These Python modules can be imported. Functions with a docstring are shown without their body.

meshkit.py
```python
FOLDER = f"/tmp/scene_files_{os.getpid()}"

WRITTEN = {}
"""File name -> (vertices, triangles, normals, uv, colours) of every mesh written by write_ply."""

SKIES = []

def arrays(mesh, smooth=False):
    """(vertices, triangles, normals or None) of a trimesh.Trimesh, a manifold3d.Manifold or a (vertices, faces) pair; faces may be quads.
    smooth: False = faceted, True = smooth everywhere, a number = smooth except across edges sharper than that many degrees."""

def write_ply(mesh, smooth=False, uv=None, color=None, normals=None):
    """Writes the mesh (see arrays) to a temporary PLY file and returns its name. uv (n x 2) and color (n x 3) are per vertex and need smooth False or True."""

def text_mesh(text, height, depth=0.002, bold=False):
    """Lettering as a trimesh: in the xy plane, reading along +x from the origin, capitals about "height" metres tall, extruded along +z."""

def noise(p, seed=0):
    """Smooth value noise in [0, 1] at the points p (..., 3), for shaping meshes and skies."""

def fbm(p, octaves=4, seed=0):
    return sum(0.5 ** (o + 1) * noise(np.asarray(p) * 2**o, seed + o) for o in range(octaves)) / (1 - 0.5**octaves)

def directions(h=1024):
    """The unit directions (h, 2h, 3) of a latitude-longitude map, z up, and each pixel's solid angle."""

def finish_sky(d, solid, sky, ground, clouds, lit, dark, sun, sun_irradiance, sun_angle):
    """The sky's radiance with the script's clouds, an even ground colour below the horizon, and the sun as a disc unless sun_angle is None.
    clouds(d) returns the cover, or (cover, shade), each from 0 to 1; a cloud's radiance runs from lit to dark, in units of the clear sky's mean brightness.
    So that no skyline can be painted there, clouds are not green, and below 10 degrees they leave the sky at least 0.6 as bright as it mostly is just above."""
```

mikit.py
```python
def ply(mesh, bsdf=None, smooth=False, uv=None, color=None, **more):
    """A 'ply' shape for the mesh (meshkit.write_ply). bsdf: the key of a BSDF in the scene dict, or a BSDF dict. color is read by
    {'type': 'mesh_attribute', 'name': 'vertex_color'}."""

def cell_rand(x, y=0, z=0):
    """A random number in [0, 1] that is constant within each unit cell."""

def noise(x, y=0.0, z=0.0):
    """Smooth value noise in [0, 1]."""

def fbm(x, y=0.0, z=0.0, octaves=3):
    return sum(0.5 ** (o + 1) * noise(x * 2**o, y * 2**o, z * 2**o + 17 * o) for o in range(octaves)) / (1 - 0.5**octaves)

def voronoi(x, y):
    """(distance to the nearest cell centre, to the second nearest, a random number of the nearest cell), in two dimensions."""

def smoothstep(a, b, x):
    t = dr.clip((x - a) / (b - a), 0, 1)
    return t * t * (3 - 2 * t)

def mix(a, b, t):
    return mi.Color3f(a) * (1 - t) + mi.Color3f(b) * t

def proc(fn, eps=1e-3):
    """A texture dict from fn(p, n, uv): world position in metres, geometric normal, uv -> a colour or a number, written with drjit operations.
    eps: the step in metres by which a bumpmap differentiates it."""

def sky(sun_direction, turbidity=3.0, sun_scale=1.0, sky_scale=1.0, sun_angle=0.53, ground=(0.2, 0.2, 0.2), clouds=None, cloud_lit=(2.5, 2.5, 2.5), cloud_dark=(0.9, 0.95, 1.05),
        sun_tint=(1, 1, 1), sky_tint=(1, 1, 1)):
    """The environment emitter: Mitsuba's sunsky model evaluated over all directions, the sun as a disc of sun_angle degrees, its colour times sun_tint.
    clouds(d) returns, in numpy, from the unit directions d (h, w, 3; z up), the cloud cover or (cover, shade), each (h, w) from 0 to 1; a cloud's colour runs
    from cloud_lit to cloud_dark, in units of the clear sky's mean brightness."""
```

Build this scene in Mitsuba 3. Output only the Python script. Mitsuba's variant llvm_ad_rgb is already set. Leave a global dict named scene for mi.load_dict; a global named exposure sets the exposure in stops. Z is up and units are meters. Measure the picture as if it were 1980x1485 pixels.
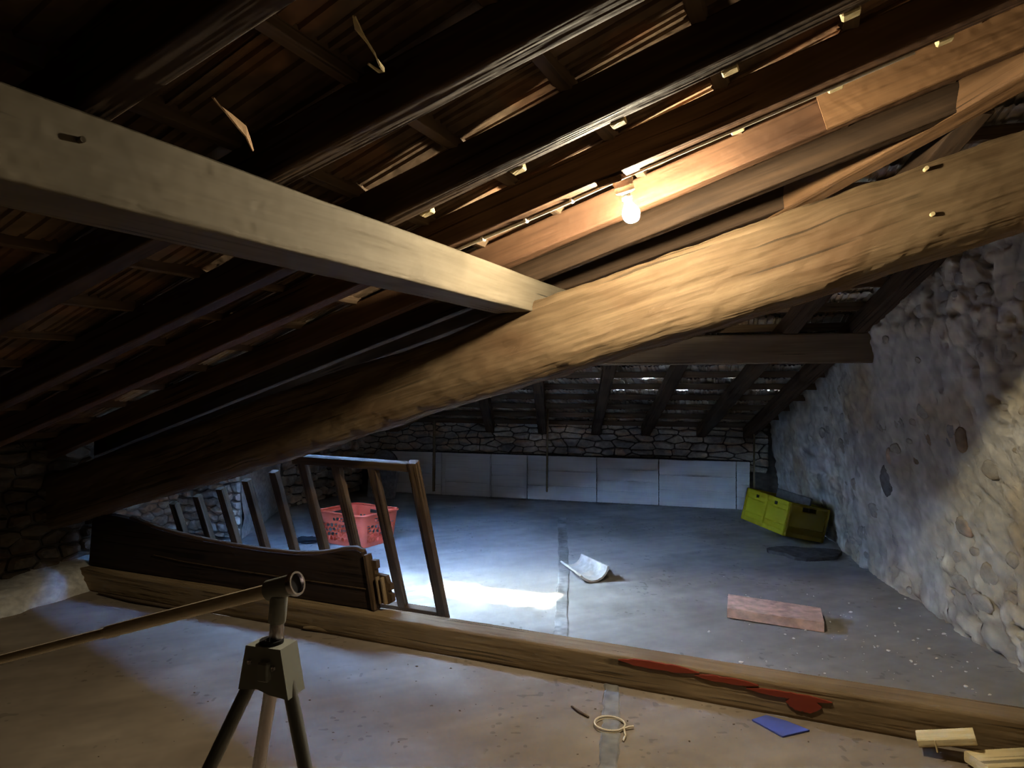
import math, random
import numpy as np, trimesh, drjit as dr, mitsuba as mi, mikit, meshkit
from scipy.spatial import Voronoi
from shapely.geometry import Polygon, box as sbox
from mikit import noise, fbm, cell_rand, smoothstep, mix, voronoi
T = mi.ScalarTransform4f
rng = np.random.default_rng(7)
scene, labels = {}, {}

# ------------------------------------------------------------------ camera, sky, sun, exposure
H = 1.42
scene['camera'] = {'type': 'perspective', 'fov': 2*math.degrees(math.atan(990/1350)), 'fov_axis': 'x', 'near_clip': 0.05, 'far_clip': 200,
                   'to_world': T().look_at(origin=[0, 0, H], target=[0, 1, H], up=[0, 0, 1])}
exposure = 5.0
# attic frame: u runs along the roof truss (uphill, to the right), v along the purlin (away from the viewer)
O = np.array([-.35, 3.65, 0.]); U = np.array([.9135, -.4067, 0.]); V = np.array([.4067, .9135, 0.]); Z = np.array([0, 0, 1.])
def P(s, t, z): return O + s*U + t*V + z*Z
M1 = .292
def zl(s): return 1.93 + M1*(s-.45)                  # underside of the rafters of the left slope
W0 = np.array([-1.42, 9.15, 0.]); W = np.array([.956, -.293, 0.]); N = np.array([-.293, -.956, 0.])
M3 = .32
def Q(w, d, z): return W0 + w*W + d*N + z*Z
def zf(d): return .80 + M3*d                         # underside of the rafters of the far slope
SUN_TRAVEL = .70*U + .22*V - Z
scene['sky'] = mikit.sky(-SUN_TRAVEL, turbidity=4.0, sky_scale=33.0, sun_scale=.9, sky_tint=(.80, .98, 1.15))
BULB = 2350/32.

# ------------------------------------------------------------------ materials
# few shaders for speed: alike materials share one shader and pick their colours from a palette by the whole hundreds of uv.x
def tex(fn): return mikit.proc(fn)
def two(b): return {'type': 'twosided', 'bsdf': b}
def bumped(b, fn, scale): return {'type': 'bumpmap', 'arbitrary': mikit.proc(fn, eps=2e-3), 'scale': scale, 'bsdf': b}
def princ(col, r, spec, **k): return {'type': 'principled', 'base_color': col, 'roughness': r, 'specular': spec, **k}
FAMILY, PAL = {}, {'wood': [], 'stone': [], 'matte': [], 'plastic': []}
DIM = {'mat_beam': .29, 'mat_purlin': .34, 'mat_rafter': .50, 'mat_rafter_red': .42, 'mat_rafter_orange': .7, 'mat_tie': .62, 'mat_frame': .4, 'mat_red_paint': .6, 'mat_grey_plastic': .85, 'mat_yellow': .8, 'mat_yellow_shade': .75, 'mat_batten': .6, 'mat_purlin_dark': .8, 'mat_tile': .6, 'mat_stone': 1.6, 'mat_mortar': .6, 'mat_plaster': 1.0, 'mat_stone_pale': 1.25, 'mat_mortar_pale': 1.2, 'mat_plank': .6, 'mat_stone_wall': .75, 'mat_brick_dull': .8, 'mat_grey_board': 1.5}
def reg(family, name, *cols): FAMILY[name] = (family, len(PAL[family])); PAL[family].append([[DIM.get(name, 1)*q for q in c] for c in (cols if len(cols) != 2 else (*cols, [.62*q for q in cols[0]]))])
def pick(family, col, idx):
    a = [mi.Float([float(row[col][c]) for row in PAL[family]]) for c in range(3)]
    i = mi.UInt32(dr.clip(idx, 0, len(PAL[family])-1)); return mi.Color3f(*[dr.gather(mi.Float, q, i) for q in a])
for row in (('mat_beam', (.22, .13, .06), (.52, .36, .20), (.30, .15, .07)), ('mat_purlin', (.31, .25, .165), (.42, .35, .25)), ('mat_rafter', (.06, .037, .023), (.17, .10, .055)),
            ('mat_rafter_red', (.13, .062, .033), (.30, .16, .085)), ('mat_rafter_orange', (.18, .095, .045), (.38, .21, .10)), ('mat_tie', (.26, .175, .09), (.40, .29, .17)),
            ('mat_frame', (.10, .06, .03), (.24, .15, .08)), ('mat_plank', (.030, .019, .014), (.065, .04, .027)), ('mat_pale_wood', (.50, .40, .20), (.72, .60, .36)),
            ('mat_batten', (.12, .075, .045), (.27, .18, .11)), ('mat_purlin_dark', (.14, .105, .07), (.25, .19, .125))): reg('wood', *row)
def wood_col(p, n, uv):
    idx = dr.floor(uv.x/100); x, y = uv.x-100*idx, uv.y
    y = y+.035*(fbm(x*1.6, y*4, 8.0, octaves=2)-.5)
    g = .6*fbm(x*2.2, y*38, 3.1, octaves=2)+.4*fbm(x*6, y*140, 1.1, octaves=2)
    crack = smoothstep(.72, .90, noise(x*1.6+5, y*95))*smoothstep(.45, .6, noise(x*2.7, y*9, 2.0))
    blot = smoothstep(.45, .75, fbm(p.x*3.1+9, p.y*3.1, p.z*3.1, octaves=3))
    c = mix(pick('wood', 0, idx), pick('wood', 1, idx), dr.clip(-.15+1.35*g, 0, 1))
    return mix(c, pick('wood', 2, idx), .5*blot)*(1-.6*crack)
def wood_bump(p, n, uv): return noise(uv.x*3, uv.y*60) + .5*noise(uv.x*9, uv.y*150) + .5*noise(p.x*40, p.y*40, p.z*40)
scene['mat_wood'] = two(bumped(princ(tex(wood_col), .75, .2), wood_bump, .0035))
for row in (('mat_tile_lit', (.33, .28, .22), (.68, .60, .49), (.52, .36, .25)), ('mat_tile', (.15, .10, .07), (.35, .245, .16), (.34, .18, .10)), ('mat_stone', (.17, .15, .125), (.34, .30, .25), (.33, .23, .15)), ('mat_stone_pale', (.36, .35, .33), (.60, .57, .52), (.46, .30, .20)),
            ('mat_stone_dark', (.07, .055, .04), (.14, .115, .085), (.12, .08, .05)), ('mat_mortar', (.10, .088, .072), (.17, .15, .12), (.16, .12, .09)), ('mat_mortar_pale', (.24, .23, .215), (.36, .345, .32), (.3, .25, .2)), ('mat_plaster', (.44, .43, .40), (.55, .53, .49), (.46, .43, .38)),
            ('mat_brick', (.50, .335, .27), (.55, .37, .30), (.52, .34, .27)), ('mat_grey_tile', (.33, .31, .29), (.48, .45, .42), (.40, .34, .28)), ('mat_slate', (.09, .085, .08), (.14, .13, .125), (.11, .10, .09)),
            ('mat_grey_board', (.16, .155, .15), (.26, .25, .24), (.2, .19, .18)), ('mat_tape', (.17, .165, .155), (.27, .26, .25), (.22, .2, .18)), ('mat_stone_wall', (.40, .375, .33), (.47, .44, .38), (.40, .34, .26)), ('mat_brick_dull', (.30, .22, .14), (.34, .25, .16), (.3, .2, .12))): reg('stone', *row)
def stone_col(p, n, uv):
    idx = dr.floor(uv.x/100)
    r = fbm(p.x*3, p.y*3, p.z*5.0, octaves=3)
    c = mix(pick('stone', 0, idx), pick('stone', 1, idx), smoothstep(.3, .7, r))
    c = mix(c, pick('stone', 2, idx), .7*smoothstep(.56, .72, noise(p.x*7+3, p.y*7, p.z*11)))
    return c*(.62+.75*fbm(p.x*30, p.y*30, p.z*30, octaves=3))
def stone_bump(p, n, uv): return fbm(p.x*26, p.y*26, p.z*26, octaves=3)
scene['mat_stones'] = two(bumped({'type': 'diffuse', 'reflectance': tex(stone_col)}, stone_bump, .009))
for name, c in (('mat_seal', (.05, .035, .028)), ('mat_paper', (.42, .28, .17)), ('mat_chips', (.62, .59, .54)), ('mat_twig', (.12, .085, .055)), ('mat_red_paint', (.36, .075, .045)), ('mat_black', (.03, .03, .033)), ('mat_blue_card', (.085, .11, .36))): reg('matte', name, c)
for name, c in (('mat_red_plastic', (.78, .13, .065)), ('mat_yellow', (.52, .44, .02)), ('mat_yellow_shade', (.40, .27, .015)), ('mat_grey_plastic', (.30, .31, .28)), ('mat_porcelain', (.80, .74, .62)), ('mat_brown_base', (.22, .15, .10)), ('mat_wire', (.62, .55, .42))): reg('plastic', name, c)
scene['mat_matte'] = two({'type': 'diffuse', 'reflectance': tex(lambda p, n, uv: pick('matte', 0, dr.floor(uv.x/100)))})
scene['mat_plastic'] = two(princ(tex(lambda p, n, uv: pick('plastic', 0, dr.floor(uv.x/100))), .4, .45))
SHADER = {'wood': 'mat_wood', 'stone': 'mat_stones', 'matte': 'mat_matte', 'plastic': 'mat_plastic'}
def wall_bump(p, n, uv): return fbm(p.x*24, p.y*24, p.z*24, octaves=4)
scene['mat_right_wall'] = two(bumped({'type': 'diffuse', 'reflectance': {'type': 'mesh_attribute', 'name': 'vertex_color'}}, wall_bump, .028))
def floor_col(p, n, uv):
    t = (p.x+.35)*.4067 + (p.y-3.65)*.9135
    a = fbm(p.x*1.3, p.y*1.3, .5, octaves=4)
    b = fbm(p.x*9, p.y*9, 2.5, octaves=3)
    near = mix((.175, .137, .103), (.265, .218, .17), smoothstep(.25, .75, a))
    far = mix((.19, .18, .165), (.28, .265, .25), smoothstep(.25, .75, a))
    c = mix(near, far, smoothstep(-.02, .08, t))
    streak = fbm(p.x*2+p.y*.5, p.y*14-p.x*6, 7.0, octaves=3)
    c = c*(.72+.36*b+.22*streak)
    spot = smoothstep(.73, .79, noise(p.x*38, p.y*38, 3.3))*smoothstep(.55, .7, noise(p.x*4.4+4, p.y*4.4))
    return mix(c, c*.72, spot)
def floor_bump(p, n, uv): return fbm(p.x*11, p.y*11, .3, octaves=3)
scene['mat_floor'] = two(bumped(princ(tex(floor_col), .62, .35), floor_bump, .005))
def panel_col(p, n, uv):
    return mix((.76, .75, .73), (.88, .87, .86), fbm(p.x*4, p.y*4, p.z*4, octaves=3))*(.92+.1*noise(p.x*5, p.y*5, p.z*90))
scene['mat_panel'] = two({'type': 'diffuse', 'reflectance': tex(panel_col)})
scene['mat_chrome'] = two({'type': 'roughconductor', 'material': 'Cr', 'alpha': .13})
scene['mat_rod'] = two(princ({'type': 'rgb', 'value': [.80, .68, .50]}, .28, .9, metallic=.15))
scene['mat_tube_dark'] = two(princ({'type': 'rgb', 'value': [.22, .225, .225]}, .25, .7, metallic=.4))

# ------------------------------------------------------------------ helpers
used = {}
def num(name):
    k = used.get(name, 0); used[name] = k+1
    return name if k == 0 else f'{name}_{k:03d}'
def thing(name, label=None, cat=None, group=None, kind=None):
    k = num(name); labels[k] = {}
    for a, b in (('label', label), ('category', cat), ('group', group), ('kind', kind)):
        if b: labels[k][a] = b
    return k
def shaded(mesh, bsdf, smooth=False, uv=None, color=None, **more):
    if bsdf in FAMILY:
        fam, i = FAMILY[bsdf]; v, f, n = meshkit.arrays(mesh, smooth if uv is None else False)
        if uv is None:
            mesh = (v, f); a = np.zeros((len(v), 2))
            if fam == 'wood':
                k = int(np.argmax(np.ptp(v, axis=0))); o = [q for q in range(3) if q != k]; a = np.c_[v[:, k], v[:, o[0]]+.7*v[:, o[1]]]; a -= a.min(0)
            uv = a; smooth = smooth is not False
        uv = np.array(uv, float)
        if fam != 'wood': uv = np.zeros_like(uv)+[50, .5]
        else: uv[:, 0] = np.mod(uv[:, 0], 80)+5
        uv[:, 0] += 100*i; bsdf = SHADER[fam]
    return mikit.ply(mesh, bsdf, smooth=smooth, uv=uv, color=color, **more)
def put(key, mesh, bsdf, smooth=False, uv=None, color=None, **more):
    scene[key] = shaded(mesh, bsdf, smooth, uv, color, **more); return key
def part(holder, name, mesh, bsdf, smooth=False, uv=None, label=None, kind=None, **more):
    k = num(f'{holder}__{name}'); put(k, mesh, bsdf, smooth, uv, **more)
    if label or kind: labels[k] = {a: b for a, b in (('label', label), ('kind', kind)) if b}
    return k
def cat(ms): return trimesh.util.concatenate(ms)
def unit(a): a = np.asarray(a, float); return a/np.linalg.norm(a)
def frame_axes(d, up):
    d = unit(d); side = unit(np.cross(d, up)); return d, side, np.cross(side, d)
def rrect(w, h, r, ns=4, nc=3):
    "rounded rectangle outline, counter-clockwise, centred"
    pts = []
    for cx, cy, a0 in ((w/2-r, h/2-r, 0), (-w/2+r, h/2-r, 90), (-w/2+r, -h/2+r, 180), (w/2-r, -h/2+r, 270)):
        for i in range(nc+1):
            a = math.radians(a0+90*i/nc); pts.append((cx+r*math.cos(a), cy+r*math.sin(a)))
    out = []
    for a, b in zip(pts, pts[1:]+pts[:1]):
        L = math.dist(a, b); k = ns if L > 2.5*r*math.pi/2/nc else 1
        for i in range(k): out.append((a[0]+(b[0]-a[0])*i/k, a[1]+(b[1]-a[1])*i/k))
    return np.array(out)
def timber(A, B, w, h, up=Z, nl=40, r=.008, ns=4, nc=2, jit=.004, freq=6, seed=0, prof=None, bend=0., grain=0., taper=None, adze=0.):
    "a hewn timber from A to B (centre line); returns mesh, uv (metres along, metres around)"
    A, B = np.asarray(A, float), np.asarray(B, float)
    d, side, up2 = frame_axes(B-A, up); L = np.linalg.norm(B-A)
    o = rrect(w, h, r, ns, nc) if prof is None else prof
    per = np.r_[0, np.cumsum(np.linalg.norm(np.diff(np.vstack([o, o[:1]]), axis=0), axis=1))]
    oc = np.vstack([o, o[:1]]); m = len(oc)
    x = np.linspace(0, 1, nl+1)
    sc = np.ones(nl+1) if taper is None else 1+(taper-1)*x
    nrm = oc/np.linalg.norm(oc, axis=1, keepdims=True)
    g = np.stack(np.broadcast_arrays(x[:, None]*L, oc[None, :, 0]*1.0, oc[None, :, 1]*1.0), -1)
    dsp = jit*(meshkit.fbm(g*np.array([1.2, freq, freq])+seed*7.3, 4, seed)-.5)*2
    if adze: dsp = dsp + adze*(meshkit.fbm(g*np.array([9, 13, 13])+seed*.7, 4, seed+21)-.5)*2
    if grain:
        dsp = dsp - grain*np.clip(meshkit.fbm(g*np.array([3.5, 95, 95])+seed*3.1, 3, seed+5)-.55, 0, 1)*4 + grain*.9*(meshkit.fbm(g*np.array([16, 26, 26])+seed, 3, seed+9)-.5)
    off = oc[None]*sc[:, None, None] + nrm[None]*dsp[..., None]
    wob = bend*np.sin(np.pi*x)
    pts = A + x[:, None, None]*(B-A) + off[..., :1]*side + off[..., 1:]*up2 + wob[:, None, None]*up2
    v = pts.reshape(-1, 3); uv = np.stack(np.broadcast_arrays(x[:, None]*L+seed*1.37, per[None]+seed*.61), -1).reshape(-1, 2)
    i, j = np.meshgrid(np.arange(nl), np.arange(m-1), indexing='ij'); a = (i*m+j).ravel()
    f = np.vstack([np.c_[a, a+1, a+m+1], np.c_[a, a+m+1, a+m]])
    caps_v, caps_uv, caps_f = [], [], []
    base = len(v)
    for row, flip in ((0, True), (nl, False)):
        ring = pts[row, :-1]; c = ring.mean(0); k = base+len(caps_v)
        caps_v += [c]+list(ring); caps_uv += [(0, 0)]+[(.1*q[0], q[1]) for q in oc[:-1]]
        for q in range(m-1):
            t = (k, k+1+q, k+1+(q+1) % (m-1)); caps_f.append(t[::-1] if flip else t)
    v = np.vstack([v, caps_v]); uv = np.vstack([uv, caps_uv]); f = np.vstack([f, caps_f])
    mesh = trimesh.Trimesh(v, f, process=False)
    # right-handedness
    if mesh.volume < 0: mesh = trimesh.Trimesh(v, f[:, ::-1], process=False)
    return mesh, uv
def bar(A, B, w, h, up=Z, r=.004, seed=0, nl=2, jit=0.0):
    return timber(A, B, w, h, up, nl=nl, r=r, ns=1, nc=1, jit=jit, seed=seed)
def tube(pts, r, n=10, caps=True):
    pts = np.asarray(pts, float); d = np.gradient(pts, axis=0); d /= np.linalg.norm(d, axis=1, keepdims=True)
    up = np.array([0, 0, 1.]) if abs(d[0, 2]) < .9 else np.array([1., 0, 0])
    rings, rr = [], np.broadcast_to(r, len(pts))
    for p, t, q in zip(pts, d, rr):
        s = unit(np.cross(t, up)); up = np.cross(s, t)
        a = np.linspace(0, 2*np.pi, n, endpoint=False)
        rings.append(p + q*(np.cos(a)[:, None]*s + np.sin(a)[:, None]*up))
    v = np.vstack(rings); f = []
    for i in range(len(pts)-1):
        for j in range(n):
            a, b = i*n+j, i*n+(j+1) % n; f += [(a, a+n, b), (b, a+n, b+n)]
    if caps:
        k = len(v); v = np.vstack([v, pts[0], pts[-1]])
        for j in range(n): f += [(k, j, (j+1) % n), (k+1, (len(pts)-1)*n+(j+1) % n, (len(pts)-1)*n+j)]
    m = trimesh.Trimesh(v, f, process=False); return m if m.volume > 0 else trimesh.Trimesh(v, np.array(f)[:, ::-1], process=False)
def lathe(prof, n=28):
    return trimesh.creation.revolve(np.array(prof, float), sections=n)
def orient(m, o, z, x=None):
    z = unit(z); x = unit(np.cross([0, 1, 0] if abs(z[1]) < .9 else [1, 0, 0], z)) if x is None else unit(np.asarray(x)-np.dot(x, z)*z)
    M = np.eye(4); M[:3, 0], M[:3, 1], M[:3, 2], M[:3, 3] = x, np.cross(z, x), z, o
    m = m.copy(); m.apply_transform(M); return m
def rbox(sx, sy, sz, r=.006):
    "box with chamfered edges, centred"
    import manifold3d as m3
    e = m3.Manifold.hull_points(np.array([(a*(sx/2-(r if k != 0 else 0)), b*(sy/2-(r if k != 1 else 0)), c*(sz/2-(r if k != 2 else 0))) for a in (-1, 1) for b in (-1, 1) for c in (-1, 1) for k in range(3)]))
    q = e.to_mesh(); return trimesh.Trimesh(q.vert_properties[:, :3], q.tri_verts)
def rubble(poly, cw, ch, joint, depth, seed, bev=.012):
    "random stones that fill a polygon: (outline, centre) -> list of meshes in (x, y, depth) with depth outwards"
    r = np.random.default_rng(seed); x0, y0, x1, y1 = poly.bounds
    pts, row = [], 0; y = y0-ch
    while y < y1+ch:
        x = x0-cw+r.uniform(0, cw)
        while x < x1+cw:
            pts.append((x, y+r.uniform(-.28, .28)*ch)); x += cw*r.uniform(.55, 1.5)
        y += ch*r.uniform(.8, 1.2); row += 1
    pts = np.array(pts)/[cw, ch]
    vor = Voronoi(pts); out = []
    for reg in vor.point_region:
        q = vor.regions[reg]
        if -1 in q or len(q) < 3: continue
        g = Polygon(vor.vertices[q]*[cw, ch]).buffer(0).intersection(poly).buffer(-joint*r.uniform(.5, 1.3), join_style=2)
        if g.is_empty or g.geom_type != 'Polygon' or g.area < .12*cw*ch: continue
        g = g.buffer(-.15*min(cw, ch)).buffer(.15*min(cw, ch), quad_segs=2).simplify(.04*ch)
        if g.is_empty or g.geom_type != 'Polygon': continue
        ring = np.array(g.exterior.coords)[:-1]
        if not g.exterior.is_ccw: ring = ring[::-1]
        n = len(ring); c = ring.mean(0); h = depth*r.uniform(.45, 1.15); tilt = r.uniform(-.12, .12, 2)
        k = max(.45, 1-2*bev/min(np.ptp(ring[:, 0]), np.ptp(ring[:, 1])))
        top = c+(ring-c)*k
        zt = h + (top-c)@tilt + r.uniform(-.12, .12, n)*h
        v = np.vstack([np.c_[ring, np.full(n, -.02)], np.c_[c+(ring-c)*.985, np.full(n, h*.5)], np.c_[top, zt], [[*c, h*1.12]]])
        f = []
        for j in range(n):
            l = (j+1) % n
            for b in (0, n): f += [(b+j, b+l, b+n+l), (b+j, b+n+l, b+n+j)]
            f.append((2*n+j, 2*n+l, 3*n))
        out.append(trimesh.Trimesh(v, f, process=False))
    return out
def on_wall(m, o, ex, ez, en):
    "map (x, y, depth) onto a wall: o + x ex + y ez + depth en"
    v = np.array(m.vertices); f = np.array(m.faces)
    w = o + v[:, :1]*ex + v[:, 1:2]*ez + v[:, 2:]*en
    if np.dot(np.cross(ex, ez), en) < 0: f = f[:, ::-1]
    return trimesh.Trimesh(w, f, process=False)
def quad(a, b, c, d): return (np.array([a, b, c, d], float), np.array([[0, 1, 2, 3]]))

# ------------------------------------------------------------------ setting: floor
fl = thing('floor', kind='structure')
put(fl, quad((-9, -3.2, 0), (4, -3.2, 0), (4, 10.5, 0), (-9, 10.5, 0)), 'mat_floor', uv=[(0, 0), (1, 0), (1, 1), (0, 1)])
def strip(pts, w, seed):
    r = np.random.default_rng(seed); pts = np.array(pts, float); n = 26
    x = np.linspace(0, 1, n); c = np.array([np.interp(x, np.linspace(0, 1, len(pts)), pts[:, k]) for k in (0, 1)]).T
    d = unit(c[-1]-c[0]); sd = np.array([d[1], -d[0]])
    top, bot = [], []
    for i in range(n):
        a, b = w/2+r.uniform(-.006, .006), w/2+r.uniform(-.006, .006)
        z = .004+r.uniform(0, .003)
        top += [[*(c[i]-a*sd), .001], [*(c[i]-.8*a*sd), z], [*(c[i]+.1*b*sd), z*.8], [*(c[i]+.8*b*sd), z], [*(c[i]+b*sd), .001]]
    f = []
    for i in range(n-1):
        for j in range(4): a = i*5+j; f += [(a, a+1, a+6), (a, a+6, a+5)]
    m = trimesh.Trimesh(np.array(top), f, process=False)
    return m if m.face_normals[:, 2].mean() > 0 else trimesh.Trimesh(np.array(top), np.array(f)[:, ::-1], process=False)
part(fl, 'seam_tape', strip([(.26, 3.75), (.33, 4.6), (.40, 5.36), (.53, 7.4)], .085, 1), 'mat_tape')
part(fl, 'seam_tape', strip([(.475, 3.32), (.42, 2.95), (.355, 2.58), (.30, 2.2)], .075, 2), 'mat_tape')

# ------------------------------------------------------------------ setting: right wall (rough stone under worn lime plaster, leaning a little inwards)
def xr(y, z): return 2.69+.069*(y-4.75)-.13*z+.14*np.clip((y-5.3)/.9, 0, 1)
GW = .0165
def build_right_wall():
    ys = np.arange(-2.6, 8.25, GW); zs = np.arange(-.03, 3.3, GW)
    Y, ZZ = np.meshgrid(ys, zs, indexing='ij'); p = np.stack([Y, ZZ, np.zeros_like(Y)], -1)
    warp = p + .09*np.stack([meshkit.fbm(p*4, 3, 2)-.5, meshkit.fbm(p*4+5, 3, 3)-.5, np.zeros_like(Y)], -1)
    q = warp/np.array([.24, .15, 1.]); i0 = np.floor(q[..., :2]).astype(int)
    best = np.full(Y.shape, 9.); sec = best.copy(); cid = np.zeros(Y.shape)
    for a in (-1, 0, 1):
        for b in (-1, 0, 1):
            c = i0+[a, b]; hsh = (c[..., 0]*374761393+c[..., 1]*668265263) & 0xFFFFFFFF
            r1 = ((hsh ^ (hsh >> 13))*1274126177 & 0xFFFF)/65535.; r2 = ((hsh ^ (hsh >> 11))*2246822519 & 0xFFFF)/65535.
            d = np.hypot(c[..., 0]+.15+.7*r1-q[..., 0], c[..., 1]+.15+.7*r2-q[..., 1])
            sec = np.where(d < best, best, np.minimum(sec, d)); cid = np.where(d < best, (r1*7+r2*13) % 1, cid); best = np.minimum(best, d)
    edge = np.clip((sec-best)/.28, 0, 1)
    cover = np.clip((meshkit.fbm(p*1.5+3, 3, 9)-.42)/.14, 0, 1)          # where the plaster still holds
    cover = np.maximum(cover, np.clip((Y-5.6)/.8, 0, 1)*.8)
    stone = (.020*edge**.6 + .016*(cid-.5))*(1-.85*cover)
    dents = meshkit.fbm(p*9, 4, 11); pits = np.clip(meshkit.fbm(p*15, 3, 21)-.62, 0, 1)*(.25-.12*cover)
    low = .08*(meshkit.fbm(p*.8, 2, 31)-.5) + .024*(meshkit.fbm(p*20, 3, 71)-.5)*(1.2-.4*cover)
    foot = .03*np.clip(1-ZZ/.25, 0, 1)*meshkit.fbm(p*2.2, 3, 33)*2
    slabs = .014*np.clip((meshkit.fbm(p*np.array([2.3, 1.1, 1])+11, 3, 41)-.55)/.07, 0, 1)
    h = stone + .034*(dents-.5) - pits + low + foot + slabs
    X = xr(Y, ZZ) - h
    v = np.stack([X, Y, ZZ], -1).reshape(-1, 3); n1, n2 = len(ys), len(zs)
    i, j = np.meshgrid(np.arange(n1-1), np.arange(n2-1), indexing='ij'); a = (i*n2+j).ravel()
    f = np.vstack([np.c_[a, a+1, a+n2+1], np.c_[a, a+n2+1, a+n2]])
    m = trimesh.Trimesh(v, f, process=False)
    if m.face_normals[:, 0].mean() > 0: f = f[:, ::-1]
    base = np.array([.50, .46, .375]); grey = np.array([.44, .425, .39]); dark = np.array([.27, .235, .185]); ochre = np.array([.40, .31, .19])
    k = cover[..., None]; c = grey*k + (dark*(1-edge[..., None]) + (base*(.7+.5*cid[..., None]))*edge[..., None])*(1-k)
    oc = (np.clip(meshkit.fbm(p*2.4+17, 3, 51)-.56, 0, 1)*3.)[..., None]; c = c*(1-oc)+ochre*oc
    c = c*(.70+.6*meshkit.fbm(p*6, 4, 61)[..., None])*(1-1.6*pits[..., None])
    return m.vertices, f, np.clip(1.0*c*(.72+.56*meshkit.fbm(p*22, 3, 81)[..., None]), .03, .8).reshape(-1, 3), (Y, ZZ, h)
wv, wf, wc, WH = build_right_wall()
wr = thing('wall_right', kind='structure')
put(wr, (wv, wf), 'mat_right_wall', smooth=True, uv=wv[:, 1:], color=wc)
def wall_x(y, z):
    i = int(round((y+2.6)/GW)); j = int(round((z+.03)/GW)); return wv[i*WH[0].shape[1]+j, 0]
def blob(y, z, a, b, dep, seed, ang=0.):
    m = trimesh.creation.icosphere(2 if a > .07 else 1); v = np.array(m.vertices)
    v = np.sign(v)*np.abs(v)**.75
    v *= 1+.35*(meshkit.fbm(v*1.3+seed*3.3, 3, seed)-.5)[:, None]
    ca, sa = math.cos(ang), math.sin(ang)
    yy, zz = a*(v[:, 0]*ca-v[:, 1]*sa), b*(v[:, 0]*sa+v[:, 1]*ca)
    x0 = wall_x(y, z)
    return trimesh.Trimesh(np.c_[x0+.006-dep*v[:, 2]-.13*zz, y+yy, z+zz], m.faces[:, ::-1], process=False)
r = np.random.default_rng(12); cnt = 0
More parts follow.
